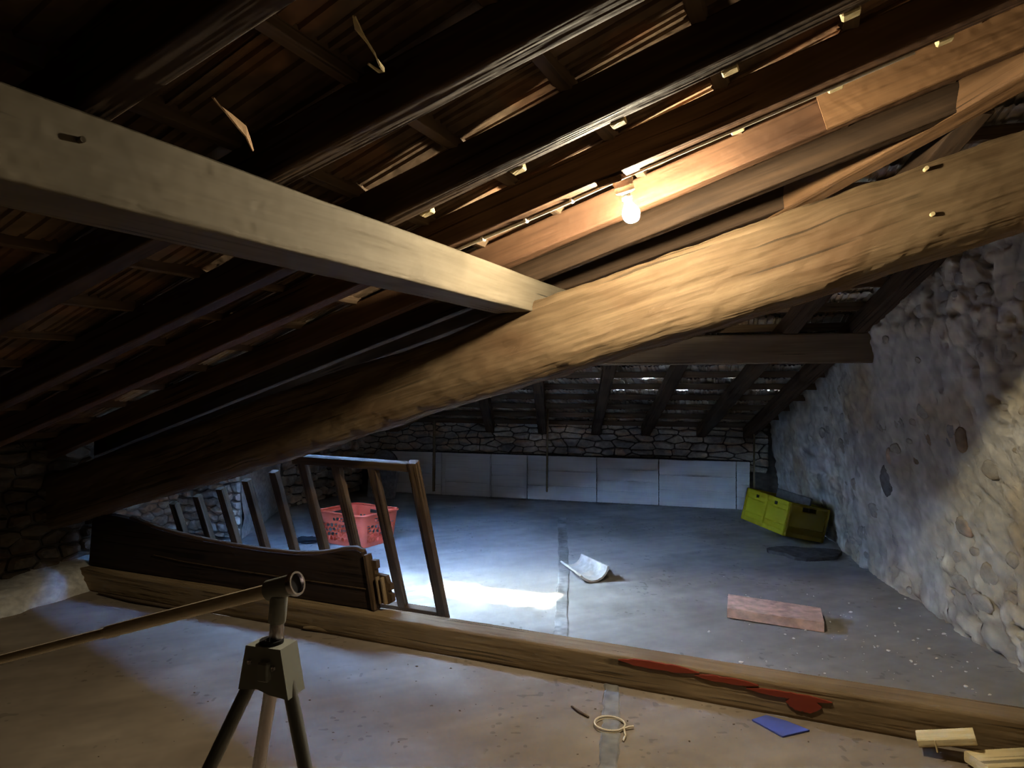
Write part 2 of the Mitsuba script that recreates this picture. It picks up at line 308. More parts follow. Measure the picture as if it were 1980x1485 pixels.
for y, z, a, b, dep, mt, ang in ((3.95, 1.12, .055, .075, .018, 'mat_grey_board', .2), (3.84, 1.11, .05, .075, .018, 'mat_brick_dull', -.2), (4.82, .74, .075, .11, .02, 'mat_slate', -.7),  # the slate blob is a dark stand-in for a shaded recess
                                 (4.22, 1.10, .05, .06, .02, 'mat_brick_dull', .3), (4.40, .93, .045, .05, .02, 'mat_brick_dull', .5), (4.72, .93, .04, .06, .02, 'mat_stone', .2), (3.93, .62, .07, .06, .03, 'mat_stone', .1)):
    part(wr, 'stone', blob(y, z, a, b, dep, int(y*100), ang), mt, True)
for k in range(90):
    y, z = r.uniform(2.7, 6.6), r.uniform(.03, 2.0)
    if any(abs(y-q[0]) < .12 and abs(z-q[1]) < .15 for q in ((3.95, 1.12), (3.84, 1.11), (4.82, .74))): continue
    a = r.uniform(.022, .075)*(1.15 if z < .6 else 1)
    part(wr, 'stone', blob(y, z, a, a*r.uniform(.55, 1.0), r.uniform(.008, .02), k+200, r.uniform(-.6, .6)), 'mat_stone_wall', True)

# ------------------------------------------------------------------ setting: far wall (dry rubble above a white board lining)
wfar = thing('wall_far', kind='structure')
put(wfar, quad(Q(-1.2, -.02, -.05), Q(6.0, -.02, -.05), Q(6.0, -.02, 1.15), Q(-1.2, -.02, 1.15)), 'mat_mortar', uv=[(0, 0), (1, 0), (1, 1), (0, 1)])
for m in rubble(sbox(-.75, .40, 4.5, 1.06), .20, .075, .006, .035, 5):
    part(wfar, 'stone', on_wall(m, W0-.02*N, W, Z, N), 'mat_stone')

# ------------------------------------------------------------------ setting: left walls
wl = thing('wall_left', kind='structure')               # pier on the near side of the truss
ZW = 1.04
def wall_quad(a, b, z0, z1): return quad((*a[:2], z0), (*b[:2], z0), (*b[:2], z1), (*a[:2], z1))
A0, A1 = P(-3.08, -9, 0), P(-3.08, .24, 0)
put(wl, wall_quad(A0, A1, -.05, 1.1), 'mat_mortar', uv=[(0, 0), (1, 0), (1, 1), (0, 1)])
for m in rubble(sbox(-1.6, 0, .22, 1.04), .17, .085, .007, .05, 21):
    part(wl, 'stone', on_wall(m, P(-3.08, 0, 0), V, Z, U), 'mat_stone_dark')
A2 = P(-3.85, .24, 0)
part(wl, 'pier_return', wall_quad(A1, A2, -.05, 1.1), 'mat_mortar', uv=[(0, 0), (1, 0), (1, 1), (0, 1)])
for m in rubble(sbox(0, 0, .77, .85), .15, .085, .007, .04, 22):
    part(wl, 'stone', on_wall(m, P(-3.08, .24, 0), -U, Z, V), 'mat_stone')
wre = thing('wall_recess', kind='structure')            # pale rubble in the bay behind the truss
A3 = np.array([-3.20, 6.72, 0.]); A4 = np.array([-2.47, 6.38, 0.]); A5 = np.array([-2.62, 7.9, 0.]); A6 = np.array([-2.02, 9.36, 0.])
put(wre, wall_quad(A2, A3, -.05, 1.1), 'mat_mortar_pale', uv=[(0, 0), (1, 0), (1, 1), (0, 1)])
L = np.linalg.norm(A3-A2)
for m in rubble(sbox(0, 0, L, .80), .13, .075, .006, .05, 23):
    part(wre, 'stone', on_wall(m, A2, unit(A3-A2), Z, U), 'mat_stone_pale')
part(wre, 'reveal', wall_quad(A3, A4, -.05, 1.15), 'mat_mortar_pale', uv=[(0, 0), (1, 0), (1, 1), (0, 1)])
L = np.linalg.norm(A4-A3); n34 = unit(np.cross(A4-A3, Z)); n34 = n34 if n34[1] < 0 else -n34
for m in rubble(sbox(0, 0, L-.01, .86), .13, .075, .006, .05, 24):
    part(wre, 'stone', on_wall(m, A3, unit(A4-A3), Z, n34), 'mat_stone_pale')
def bumpy_wall(a, b, z1, amp, seed, bulge=0.):
    L = np.linalg.norm(b-a); nx, nz = int(L/.03), int((z1+.05)/.03); e = unit(b-a); n = unit(np.cross(Z, e)); n = n if np.dot(n, np.array([0, 5, 0])-a) > 0 else -n
    x, z = np.meshgrid(np.linspace(0, L, nx), np.linspace(-.05, z1, nz), indexing='ij'); p = np.stack([x, z, x*0+seed], -1)
    h = amp*(meshkit.fbm(p*5, 4, seed)-.4)
    v = (a + x[..., None]*e + z[..., None]*Z + h[..., None]*n).reshape(-1, 3)
    i, j = np.meshgrid(np.arange(nx-1), np.arange(nz-1), indexing='ij'); q = (i*nz+j).ravel(); f = np.vstack([np.c_[q, q+nz, q+nz+1], np.c_[q, q+nz+1, q+1]])
    m = trimesh.Trimesh(v, f, process=False)
    return m if np.dot(m.face_normals.mean(0), n) > 0 else trimesh.Trimesh(v, f[:, ::-1], process=False)
m = bumpy_wall(A4, A5, 1.15, .05, 3); part(wre, 'plaster_face', m, 'mat_plaster', True, uv=np.array(m.vertices)[:, 1:])
wco = thing('wall_corner', kind='structure')
put(wco, wall_quad(A5, A6, -.05, 1.15), 'mat_mortar', uv=[(0, 0), (1, 0), (1, 1), (0, 1)])
L = np.linalg.norm(A6-A5); n56 = unit(np.cross(Z, A6-A5)); n56 = n56 if n56[0] > 0 else -n56
for m in rubble(sbox(0, 0, L, .95), .20, .11, .008, .06, 25):
    part(wco, 'stone', on_wall(m, A5, unit(A6-A5), Z, n56), 'mat_stone')
# plastered ledge at the foot of the near pier
def ledge():
    nx, na = 40, 10; v = []
    for i in range(nx):
        t = -1.4+1.62*i/(nx-1)
        for k in range(na):
            a = math.pi/2*k/(na-1); rr = 1+.5*(meshkit.fbm(np.array([t*4, a*2, 1.]), 3, 4)-.5)
            v.append(P(-3.09+.30*rr*math.cos(a)**.6*(1-.3*(t > .15)), t, .17*rr*math.sin(a)**.6-.005))
    f = []
    for i in range(nx-1):
        for k in range(na-1): a = i*na+k; f += [(a, a+1, a+na+1), (a, a+na+1, a+na)]
    c = len(v); v.append(P(-3.05, .22, .03)); f += [(c, (nx-1)*na+k+1, (nx-1)*na+k) for k in range(na-1)]
    m = trimesh.Trimesh(np.array(v), f, process=False)
    return m if m.face_normals[:, 2].mean() > 0 else trimesh.Trimesh(np.array(v), np.array(f)[:, ::-1], process=False)
m = ledge(); part(wl, 'plaster_ledge', m, 'mat_plaster', True, uv=np.array(m.vertices)[:, :2], label='rough plaster ledge')
UV4 = [(0, 0), (1, 0), (1, 1), (0, 1)]
part(wr, 'leak_shield', quad((3.12, -3.1, -.1), (3.12, 9.5, -.1), (3.12, 9.5, 4.6), (3.12, -3.1, 4.6)), 'mat_mortar', uv=UV4)  # added sheets behind the walls, they stop sky light leaking in
part(wfar, 'leak_shield', quad(Q(-2.5, -.42, -.1), Q(6.5, -.42, -.1), Q(6.5, -.42, .95), Q(-2.5, -.42, .95)), 'mat_mortar', uv=UV4)
part(wl, 'leak_shield', quad(P(-4.5, -9.5, -.1), P(-4.5, 6.5, -.1), P(-4.5, 6.5, .75), P(-4.5, -9.5, .75)), 'mat_mortar', uv=UV4)
wn = thing('wall_near', kind='structure')
put(wn, quad((-9, -3.0, -.05), (4, -3.0, -.05), (4, -3.0, 4.6), (-9, -3.0, 4.6)), 'mat_mortar', uv=[(0, 0), (1, 0), (1, 1), (0, 1)])

# ------------------------------------------------------------------ setting: the two roof slopes (tiles on battens)
BH = .058                                               # height of a batten
RH = .12                                               # depth of a rafter
SKY_S, SKY_T = (-1.8, -.75), (.53, .87)                 # a missing strip of tiles: the roof light behind the truss
def s_hip(t):
    # left slope = far slope
    a = O + t*V - W0; c = .80 + M3*np.dot(a, N); b = M3*np.dot(U, N)
    return (1.93-M1*.45-c)/(b-M1)
def d_hip(w):
    a = W0 + w*W - O; s0, sb = np.dot(a, U), np.dot(N, U)
    return (1.93-M1*.45+M1*s0-.80)/(M3-M1*sb)
GLINTS = [(2.36, 1.78, .10), (2.96, .93, .13), (3.55, 1.55, .09), (3.93, 2.05, .10), (4.06, 1.48, .15), (4.45, 1.0, .07), (4.35, .80, .12), (4.52, 1.95, .15), (3.28, 1.02, .05), (3.60, .95, .05), (3.30, 1.38, .06), (2.86, 1.35, .04), (4.30, 3.35, .14), (4.60, 3.2, .10), (3.85, 2.6, .07), (4.50, 3.75, .12), (2.15, 1.45, .04), (1.70, 1.25, .05)]
def seal_sheet(left):
    g = .05; xs = np.arange(-9, 4.2, g); ys = np.arange(-3.2, 10.6, g); X, Y = np.meshgrid(xs, ys, indexing='ij')
    p = np.stack([X, Y, 0*X], -1); s, t = (p-O)@U, (p-O)@V; w, d = (p-W0)@W, (p-W0)@N
    a, b = zl(s), zf(d); z = np.minimum(a, b)+RH+BH+.075
    pc = p+g/2*np.array([1, 1, 0]); s, t = (pc-O)@U, (pc-O)@V; w, d = (pc-W0)@W, (pc-W0)@N
    keep = ((zl(s) <= zf(d)) == left) & (s > -4.6) & (d > -.5)
    if left: keep &= ~((s > SKY_S[0]) & (s < SKY_S[1]) & (t > SKY_T[0]) & (t < SKY_T[1]))
    else:
        for gw, gd, gl in GLINTS: keep &= ~((np.abs(w-gw) < gl*.16+.03) & (d > gd-.06) & (d < gd+.08))
    n2 = len(ys); i, j = np.nonzero(keep[:-1, :-1]); q = i*n2+j
    f = np.vstack([np.c_[q, q+n2+1, q+n2], np.c_[q, q+1, q+n2+1]])
    m = trimesh.Trimesh(np.stack([X, Y, z], -1).reshape(-1, 3), f, process=False); m.remove_unreferenced_vertices(); return m
ce = thing('ceiling', kind='structure'); put(ce, seal_sheet(True), 'mat_seal')  # added opaque sheet over the tiles, only to keep sky light out
cf = thing('ceiling_far', kind='structure'); put(cf, seal_sheet(False), 'mat_seal')
def tile_mesh(w, L, cut=None, seed=0):
    "interlocking clay tile seen from below: x across, y up the slope, ribs run up the slope"
    prof = [(0, .010), (.012, .010), (.016, 0), (.034, 0), (.038, .010), (.052, .010), (.056, .004), (.066, .004), (.070, .012), (.115, .014), (.119, .004), (.131, .004), (.135, .014), (.178, .012), (.182, .004), (.192, .004), (.196, .010), (.210, .010), (.214, 0), (.230, 0), (.234, .010), (.246, .010)]
    x = np.array([q[0] for q in prof])*w/.246; z = np.array([q[1] for q in prof]); n = len(x)
    r = np.random.default_rng(seed)
    ysec = [0, .06, L-.05, L] if cut is None else [0, .03, .06, L]
    v = []
    for k, y in enumerate(ysec):
        lift = .030*(1-y/L)                      # the lower end rides on the tile below
        rag = r.uniform(-.008, .008, n) if k in (0, 3) else 0
        lip = -.006 if k == 3 else 0
        v.append(np.c_[x, np.full(n, y)+rag, z+lift+lip])
    v = np.vstack(v); f = []
    for k in range(3):
        for j in range(n-1):
            if cut is not None and k == 0 and cut[0] <= x[j] <= cut[1]: continue
            a = k*n+j; f += [(a, a+1, a+n+1), (a, a+n+1, a+n)]
    m = trimesh.Trimesh(v, np.array(f)[:, ::-1], process=False)
    return m
def tilted(o, ex, ey):
    ez = np.cross(ex, ey); m = np.eye(4); m[:3, 0], m[:3, 1], m[:3, 2], m[:3, 3] = ex, ey, ez, o; return T(m.tolist())
VARS = [shaded(tile_mesh(.245, .45, seed=k), 'mat_tile') for k in range(3)]
LIT_VARS = [shaded(tile_mesh(.245, .45, seed=k+40), 'mat_tile_lit') for k in range(3)]  # lighter copy of the tile colour, brightness of lit tiles put into it
US = unit(U+M1*Z); ND = unit(N+M3*Z)
rest = {'left': [], 'far': []}
rr = random.Random(5)
# left slope: rows up the slope every .37 m, columns along the eave
cand = []
for k in range(-11, 8):
    s0 = .40+.37*k
    t = -4.6+.12*(k % 2)
    while t < 4.6:
        s, tt = s0+.2, t+.12
        ok = zl(s) < zf(np.dot(P(s, tt, 0)-W0, N))+.03 and np.dot(P(s, tt, 0), [1, 0, 0]) < 2.75 and s > -3.9
        if ok and not (SKY_S[0]-.25 < s < SKY_S[1]+.12 and SKY_T[0]-.1 < tt < SKY_T[1]+.06): cand.append((s0, t))
        t += .232
def seen(s, t): return -2.5 < t < .9 and -2.6 < s < 2.9 or False
vis = sorted(cand, key=lambda q: (not seen(q[0]+.2, q[1]+.12), np.linalg.norm(P(q[0]+.2, q[1]+.12, zl(q[0]))-[0, 0, H])))
for k, (s0, t) in enumerate(vis):
    ang = rr.uniform(-.03, .03); ex = V*math.cos(ang)+US*math.sin(ang); ey = US*math.cos(ang)-V*math.sin(ang)
    o = P(s0-.04+rr.uniform(-.012, .012), t, zl(s0-.04)+RH+BH+.004+rr.uniform(0, .006))
    m4 = tilted(o, ex, ey)
    if k < 290: scene[num(ce+'__tile')] = {**(LIT_VARS if t > -.36 and s0 < .3 else VARS)[rr.randrange(3)], 'to_world': m4}  # paler tiles behind the truss stand in for daylight bounced up there
    else: rest['left'].append((rr.randrange(3), m4))
cand = []
row = 0; d0 = -.25
while d0 < 6.0:
    w = -1.6+.11*(row % 2)
    while w < 5.9:
        wc_, dc = w+.12, d0+.2
        p = Q(wc_, dc, 0); s = np.dot(p-O, U)
        if zf(dc) < zl(s)+.03 and p[0] < xr(p[1], zf(dc))+.2: cand.append((w, d0))
        w += .232
    d0 += .345; row += 1
def seen_far(w, d): return 1.0 < w < 5.1 and d < 4.6
vis = sorted(cand, key=lambda q: (not seen_far(q[0]+.1, q[1]+.2), q[1]))
for k, (w, d0) in enumerate(vis):
    ang = rr.uniform(-.02, .02); ex = -W*math.cos(ang)+ND*math.sin(ang); ey = ND*math.cos(ang)+W*math.sin(ang)
    ex = -W; ey = ND
    o = Q(w+.245, d0-.04, zf(d0-.04)+RH+BH+.004)
    gl = [g for g in GLINTS if w-.02 < g[0] < w+.23 and d0-.06 < g[1] < d0+.30]
    m4 = tilted(o, ex, ey)
    if gl:
        g = gl[0]; c = w+.245-g[0]; a = g[2]*.32
        scene[num(cf+'__tile')] = shaded(tile_mesh(.245, .45, (max(0, c-a/2), c+a/2), k), 'mat_tile_lit', to_world=m4)
    elif k < 260: scene[num(cf+'__tile')] = {**LIT_VARS[rr.randrange(3)], 'to_world': m4}
    else: rest['far'].append((rr.randrange(3), m4))
for key, lst in ((ce, rest['left']), (cf, rest['far'])):
    ms = []
    for v_, m4 in lst:
        m = tile_mesh(.245, .45, seed=v_); m.apply_transform(np.array(m4.matrix)); ms.append(m)
    if ms: part(key, 'hidden_tile_field', cat(ms), 'mat_tile', kind='stuff')
# roof light behind the truss: a framed gap in the tiles with an added uphill board that keeps sky light off the right wall
wk = thing('window_1', kind='structure')
sm_, tm_ = (SKY_S[0]+SKY_S[1])/2, (SKY_T[0]+SKY_T[1])/2
def rl_board(s, ta, tb, z0, z1, th): return orient(rbox(tb-ta, z1-z0, th, .004), P(s, (ta+tb)/2, (z0+z1)/2), U, V)
put(wk, rl_board(SKY_S[0]-.02, .46, 1.22, zl(SKY_S[0])+.02, zl(SKY_S[0])+RH+BH+.06, .03), 'mat_batten')
part(wk, 'shade_board', rl_board(SKY_S[1]+.03, .535, 1.24, 1.36, zl(SKY_S[1])+RH+BH+.05, .025), 'mat_batten')
# battens
for k in range(-9, 8):
    s = .40+.37*k
    t1 = 4.6
    for q in np.arange(-5, 4.6, .1):
        if s > s_hip(q): t1 = q; break
    t0 = max(-5.0, (np.dot(P(s, 0, 0), [1, 0, 0])-2.55)/-.4067) if np.dot(P(s, -5, 0), [1, 0, 0]) > 2.4 else -5.0
    segs = [(t0, t1)]
    if SKY_S[0]-.05 < s < SKY_S[1]+.05: segs = [(t0, SKY_T[0]-.03), (SKY_T[1]+.03, t1)]
    for a, b in segs:
        if b-a < .1: continue
        m, uv = timber(P(s, a, zl(s)+RH+BH/2-.002), P(s, b, zl(s)+RH+BH/2-.002), .042, BH, nl=24, r=.003, ns=1, nc=1, jit=.003, seed=k+20)
        part(ce, 'batten', m, 'mat_batten', True, uv)
for k in range(17):
    d = .02+.345*k
    w0 = -1.2
    for q in np.arange(-1.4, 5.4, .1):
        if d < d_hip(q): w0 = q; break
    else: continue
    if w0 > 4.9: continue
    w1 = 5.35 if d > 2 else 4.9
    m, uv = timber(Q(w0, d, zf(d)+RH+BH/2-.002), Q(w1, d, zf(d)+RH+BH/2-.002), .04, BH, nl=16, r=.003, ns=1, nc=1, jit=.003, seed=k+50)
    part(cf, 'batten', m, 'mat_batten', True, uv)

# ------------------------------------------------------------------ roof timbers
def add_timber(name, label, A, B, w, h, mat, group=None, cat_='rafter', **kw):
    m, uv = timber(A, B, w, h, **kw); k = thing(name, label, cat_, group); put(k, m, mat, True, uv); return k
UPL = unit(Z-M1*U); UPF = unit(Z-M3*N)
ordinal = {-2.32: 'dark rafter crossing the top left corner of the picture', -1.82: 'dark rafter with a worn edge, second from the top left corner',
           -1.31: 'long dark rafter with a pale sawn underside, just above the lamp', -.87: 'reddish brown rafter that carries the lamp and its white conduit', -.38: 'rafter just below the lamp with an orange upper end',
           .05: 'brown rafter between the lamp and the big rough beam, first one above the hip rafter', .45: 'dark rafter right behind the big rough beam, seen through the slit above it'}
RAFT = [(-2.32, 0, 'mat_rafter'), (-1.82, 0, 'mat_rafter'), (-1.31, -.03, 'mat_rafter'), (-.87, -.03, 'mat_rafter_red'), (-.38, -.07, 'mat_rafter_red'), (.05, -.06, 'mat_rafter'), (.45, 0, 'mat_rafter'), (1.28, 0, 'mat_rafter')]
for k, (t0, dr_, mt) in enumerate(RAFT):
    s1 = 3.4
    for q in np.arange(-3, 3.4, .02):
        tt = t0+dr_*(q-.5)
        if q > s_hip(tt+.04)+.03 or np.dot(P(q, tt, 0), [1, 0, 0]) > 2.36: s1 = q; break
    s0 = -3.45 if t0 < .2 else -3.8
    wd = .078
    A = P(s0, t0+dr_*(s0-.5)+wd/2, zl(s0)+RH/2); B = P(s1, t0+dr_*(s1-.5)+wd/2, zl(s1)+RH/2)
    kk = thing('rafter', ordinal.get(t0) or 'low rafter beyond the big rough beam, on the far side of the roof light', 'rafter')
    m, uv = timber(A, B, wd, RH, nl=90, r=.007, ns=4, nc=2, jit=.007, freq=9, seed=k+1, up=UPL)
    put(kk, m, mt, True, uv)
    # pale stubs of wood nailed to the far side of two rafters
    for q, ss in enumerate({2: (.61, .94, 1.26, 1.57, 1.86, 2.17), 3: (1.54, 1.83, 2.12)}.get(k, ())):
        hh = .075+.012*math.sin(5*q+k)
        part(kk, 'block', orient(rbox(.045, .038, hh, .004), P(ss, t0+dr_*(ss-.5)+wd+.019, zl(ss)+hh/2-.004), UPL, US), 'mat_pale_wood', label='pale wooden stub' if q == 0 else None)
m, uv = timber(P(1.80, -.49, zl(1.80)+.055), P(2.72, -.555, zl(2.72)+.055), .03, .13, nl=40, r=.005, ns=4, nc=1, jit=.006, freq=10, seed=15, up=UPL)
put(thing('rafter_splice', 'orange sawn timber nailed along the rafter at the upper right', 'timber'), m, 'mat_rafter_orange', True, uv)
# purlin of the left slope
pk = add_timber('purlin', 'long squared pale beam running from the left edge to the big rough beam', P(.45, -3.9, 1.845), P(.45, 1.55, 1.845), .20, .165, 'mat_purlin', cat_='beam', nl=220, r=.006, ns=10, nc=1, jit=.006, freq=7, seed=31, grain=.001)
part(pk, 'wooden_peg', orient(trimesh.creation.cylinder(radius=.006, height=.02, sections=10), P(.552, -2.34, 1.87), U), 'mat_purlin', 30)
# principal rafter of the truss: a rough hewn trunk
def trunk_profile():
    o = rrect(.27, .36, .045, ns=26, nc=5); low = o[:, 1] < -.08
    a = o.copy(); a[low, 0] *= 1-.32*np.clip((-a[low, 1]-.08)/.10, 0, 1)**1.5
    return a
bm = thing('truss_beam', 'massive rough-hewn beam, golden brown and cracked, rising from lower left to upper right under the lamp', 'beam')
sA, sB = -3.25, 3.02
def zc(s): return 1.597+.284*(s-.45)
mesh, uv = timber(P(sA, .0, zc(sA)), P(sB, .0, zc(sB)), .27, .36, up=UPL, nl=420, prof=trunk_profile(), jit=.022, freq=5, seed=77, grain=.006, adze=.013)
put(bm, mesh, 'mat_beam', True, uv)
for s, z in ((2.16, .15), (2.18, -.03)):
    part(bm, 'wooden_peg', orient(trimesh.creation.cylinder(radius=.008, height=.03, sections=12), P(s, -.145, zc(s)+z), -V+.1*U), 'mat_pale_wood', 30)
# hip rafter
tA, tB = 4.45, -.25
sA_, sB_ = s_hip(tA), s_hip(tB)
hA, hB = P(sA_, tA, zl(sA_)+.06), P(sB_, tB, zl(sB_)+.09)
def hip():
    m, uv = timber(hA, hB, .13, .20, nl=90, r=.012, ns=4, nc=2, jit=.01, freq=7, seed=91); return m, uv
m, uv = hip(); hk = thing('hip_rafter', 'sloping hip rafter whose dark low end shows above the grey round board', 'rafter'); put(hk, m, 'mat_rafter_orange', True, uv)
# rafters of the far slope
names = ['shortest far rafter, first from the left above the white boards', 'second far rafter from the left, above the middle hanging stick', 'third far rafter from the left, ending on the stone wall', 'fourth far rafter from the left, above the white boards', 'fifth far rafter from the left, passing under the far purlin', 'dark far rafter lying along the right stone wall']
for k, w0 in enumerate((1.20, 1.88, 2.54, 3.13, 3.76, 4.27)):
    dr_ = .29 if k == 0 else .235 if k < 5 else .215
    d1 = 5.2
    for q in np.arange(.2, 5.2, .02):
        if q > d_hip(w0+dr_*q)-.04: d1 = q; break
    d0 = .02
    wd = .105
    A, B = Q(w0+dr_*d0, d0, zf(d0)+RH/2), Q(w0+dr_*d1, d1, zf(d1)+RH/2)
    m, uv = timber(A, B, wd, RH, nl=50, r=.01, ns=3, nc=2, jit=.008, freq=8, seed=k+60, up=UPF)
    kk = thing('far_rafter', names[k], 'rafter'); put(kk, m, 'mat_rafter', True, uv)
# far purlin
dp = 3.05
m, uv = timber(Q(2.2, dp-.09, zf(dp)-.105), Q(5.02, dp-.09, zf(dp)-.105), .18, .21, nl=80, r=.012, ns=6, nc=2, jit=.006, seed=95)
kk = thing('far_purlin', 'horizontal beam that carries the far rafters and ends at the right stone wall', 'beam'); put(kk, m, 'mat_purlin_dark', True, uv)
# tie beam on the floor
tk = add_timber('tie_beam', 'low timber lying across the floor, with red paint stains', P(-2.98, .075, .072), P(3.05, .075, .072), .15, .15, 'mat_tie', cat_='beam', nl=160, r=.014, ns=6, nc=2, jit=.006, freq=6, seed=41)
def stain(s0, s1, z0, z1, seed):
    r = np.random.default_rng(seed); n = 16; v = []
    for i in range(n):
        s = s0+(s1-s0)*i/(n-1); e = min(1, 4*i/(n-1), 4*(n-1-i)/(n-1)); c = (z0+z1)/2
        hh = (z1-z0)/2*e*r.uniform(.75, 1.1)+.001
        v += [P(s, -.0085, c-hh), P(s, -.0085, c+hh), P(s, .004, c-hh), P(s, .004, c+hh)]
    f = []
    for i in range(n-1):
        a = 4*i; f += [(a, a+4, a+5), (a, a+5, a+1), (a+1, a+5, a+7), (a+1, a+7, a+3), (a, a+2, a+6), (a, a+6, a+4)]
    m = trimesh.Trimesh(np.array(v), f, process=False)
    return m if np.dot(m.face_normals.mean(0), V) < 0 else trimesh.Trimesh(np.array(v), np.array(f)[:, ::-1], process=False)
for a in ((.93, 1.30, .115, .146, 1), (1.28, 1.55, .105, .130, 2), (1.50, 1.84, .085, .11, 3), (1.66, 1.80, .04, .10, 4)):
    part(tk, 'red_stain', stain(*a), 'mat_red_paint')

# ------------------------------------------------------------------ lamp and conduit
lk = thing('pendant_lamp', 'lit bare bulb in a white holder under the reddish rafter', 'lamp')
bulb_c = np.array([.4362, 2.56, 2.0467]); base = np.array([.3992, 2.53, 2.1593]); ax = unit(bulb_c-base); base = bulb_c-ax*.126
def at(m, h): return orient(m, base+ax*h, ax)
part(lk, 'mounting_block', orient(rbox(.09, .36, .022, .004), base-ax*.014+.012*V, -ax, U), 'mat_rafter_red')
part(lk, 'base', at(lathe([(0, -.005), (.036, -.005), (.038, .002), (.038, .014), (.035, .020), (.035, .024), (.028, .030), (0, .030)]), 0), 'mat_brown_base', 35)
part(lk, 'holder', at(lathe([(0, .026), (.033, .026), (.036, .032), (.036, .044), (.032, .050), (.018, .054), (.015, .062), (.016, .066), (.020, .068), (.020, .076), (.016, .079), (0, .079)]), 0), 'mat_porcelain', 35)
bulb = at(lathe([(0, .076), (.0135, .076), (.0145, .088), (.020, .098), (.028, .110), (.0325, .123), (.0325, .135), (.029, .147), (.021, .157), (.010, .162), (0, .163)], 32), 0)
scene[lk+'__bulb'] = shaded(bulb, 'mat_porcelain', smooth=True, emitter={'type': 'area', 'radiance': {'type': 'rgb', 'value': [BULB, BULB*.86, BULB*.60]}})
labels[lk+'__bulb'] = {'label': 'glowing glass bulb'}
ck = thing('conduit', 'white cable conduit fixed along the underside of the lamp rafter', 'conduit')
def rz(s, t): return P(s, t, zl(s)-.006)
put(ck, tube([rz(s, -.80-.03*(s-.5)+.004*math.sin(9*s)) for s in np.linspace(.47, 1.13, 14)], .007, 8), 'mat_porcelain', True)
for s in (.62, .80, .98):
    part(ck, 'clip', orient(rbox(.012, .026, .018, .003), rz(s, -.80-.03*(s-.5)), UPL, US), 'mat_porcelain')
ck2 = thing('conduit', 'cable conduit going from the lamp up the rafter to the right', 'conduit')
put(ck2, tube([rz(s, -.80-.03*(s-.5)) for s in np.linspace(1.23, 2.05, 14)], .006, 8), 'mat_porcelain', True)

# hanging splinters and scraps
def ribbon(pts, ws, tw=0.):
    pts = np.array(pts, float); d = unit(pts[-1]-pts[0]); sd = unit(np.cross(d, [0.3, 1, .2])); v = []; n = len(pts)
    for i, (p, w) in enumerate(zip(pts, ws)):
        a = tw*i; s2 = sd*math.cos(a)+np.cross(d, sd)*math.sin(a)
        nn = np.cross(d, s2)*.0015
        v += [p-s2*w/2-nn, p+s2*w/2-nn, p+s2*w/2+nn, p-s2*w/2+nn]
    f = []
    for i in range(n-1):
        for k in range(4): a, b = 4*i+k, 4*i+(k+1) % 4; f += [(a, b, b+4), (a, b+4, a+4)]
    f += [(0, 2, 1), (0, 3, 2), (4*n-4, 4*n-3, 4*n-2), (4*n-4, 4*n-2, 4*n-1)]
    m = trimesh.Trimesh(np.array(v), f, process=False)
    return m if m.volume > 0 else trimesh.Trimesh(np.array(v), np.array(f)[:, ::-1], process=False)
k = thing('torn_strip', 'torn orange strip hanging between the dark rafters at upper left', 'scrap')
put(k, ribbon([(-.60, 1.40, 1.995), (-.595, 1.43, 1.985), (-.585, 1.47, 1.975), (-.575, 1.51, 1.965), (-.58, 1.545, 1.955), (-.588, 1.585, 1.98-.03)], [.006, .026, .034, .03, .012, .004], .3), 'mat_paper')
k = thing('torn_strip', 'pale curled strip hanging beside the top edge, left of the middle', 'scrap')
put(k, ribbon([(-.292, 1.29, 2.10), (-.288, 1.32, 2.085), (-.275, 1.36, 2.075), (-.268, 1.40, 2.065), (-.264, 1.44, 2.068), (-.272, 1.43, 2.06), (-.288, 1.40, 2.062)], [.006, .024, .03, .02, .012, .008, .005], .25), 'mat_pale_wood')

# ------------------------------------------------------------------ white board lining along the far wall
bl = thing('board_lining', 'low lining of white-painted boards along the foot of the far stone wall', 'panel')
xs = [-.30, .56, 1.23, 1.70, 2.56, 3.29, 4.15, 4.30]
r = np.random.default_rng(3)
for k, (a, b) in enumerate(zip(xs, xs[1:])):
    dd = .055+r.uniform(-.006, .006)
    pk_ = part(bl, 'panel', orient(rbox(b-a-.012, .53, .012, .003), Q((a+b)/2, dd-.022, .275), N, W), 'mat_panel')
    nb = 4 if k % 2 == 0 else 3; h0 = .005
    for j in range(nb):
        hh = .54/nb*(1+r.uniform(-.06, .06)) if j < nb-1 else .545-h0
        part(pk_, 'board', orient(rbox(b-a-.010, hh-.0035, .016, .002), Q((a+b)/2, dd+r.uniform(-.001, .002), h0+hh/2), N, W), 'mat_panel')
        h0 += hh
for x in (.60, 1.20, 1.68):
    part(bl, 'batten', orient(rbox(.035, .50, .014, .003), Q(x, .071, .27), N, W), 'mat_panel')
part(bl, 'cap_strip', orient(rbox(4.6, .012, .03, .003), Q(2.0, .045, .552), N, W), 'mat_black')
for w_, z0, z1, rad, lb, dd in ((.60, .10, .98, .016, 'thin wooden stick hanging at the left end of the white boards', .40), (2.04, .16, 1.20, .011, 'thin wooden stick hanging in front of the middle of the white boards', .42)):
    k = thing('hanging_stick', lb, 'stick')
    m, uv = timber(Q(w_, dd, z0), Q(w_+.01, dd, z1), rad*2, rad*1.4, up=N, nl=12, r=.003, ns=1, nc=1, jit=.002, seed=int(w_*10)); put(k, m, 'mat_tie', True, uv)
k = thing('corner_post', 'thin pale post standing at the right end of the white boards', 'post')
m, uv = timber(Q(4.335, .22, 0), Q(4.335, .22, .93), .022, .022, up=N, nl=12, r=.003, ns=1, nc=1, jit=.002, seed=8); put(k, m, 'mat_tie', True, uv)

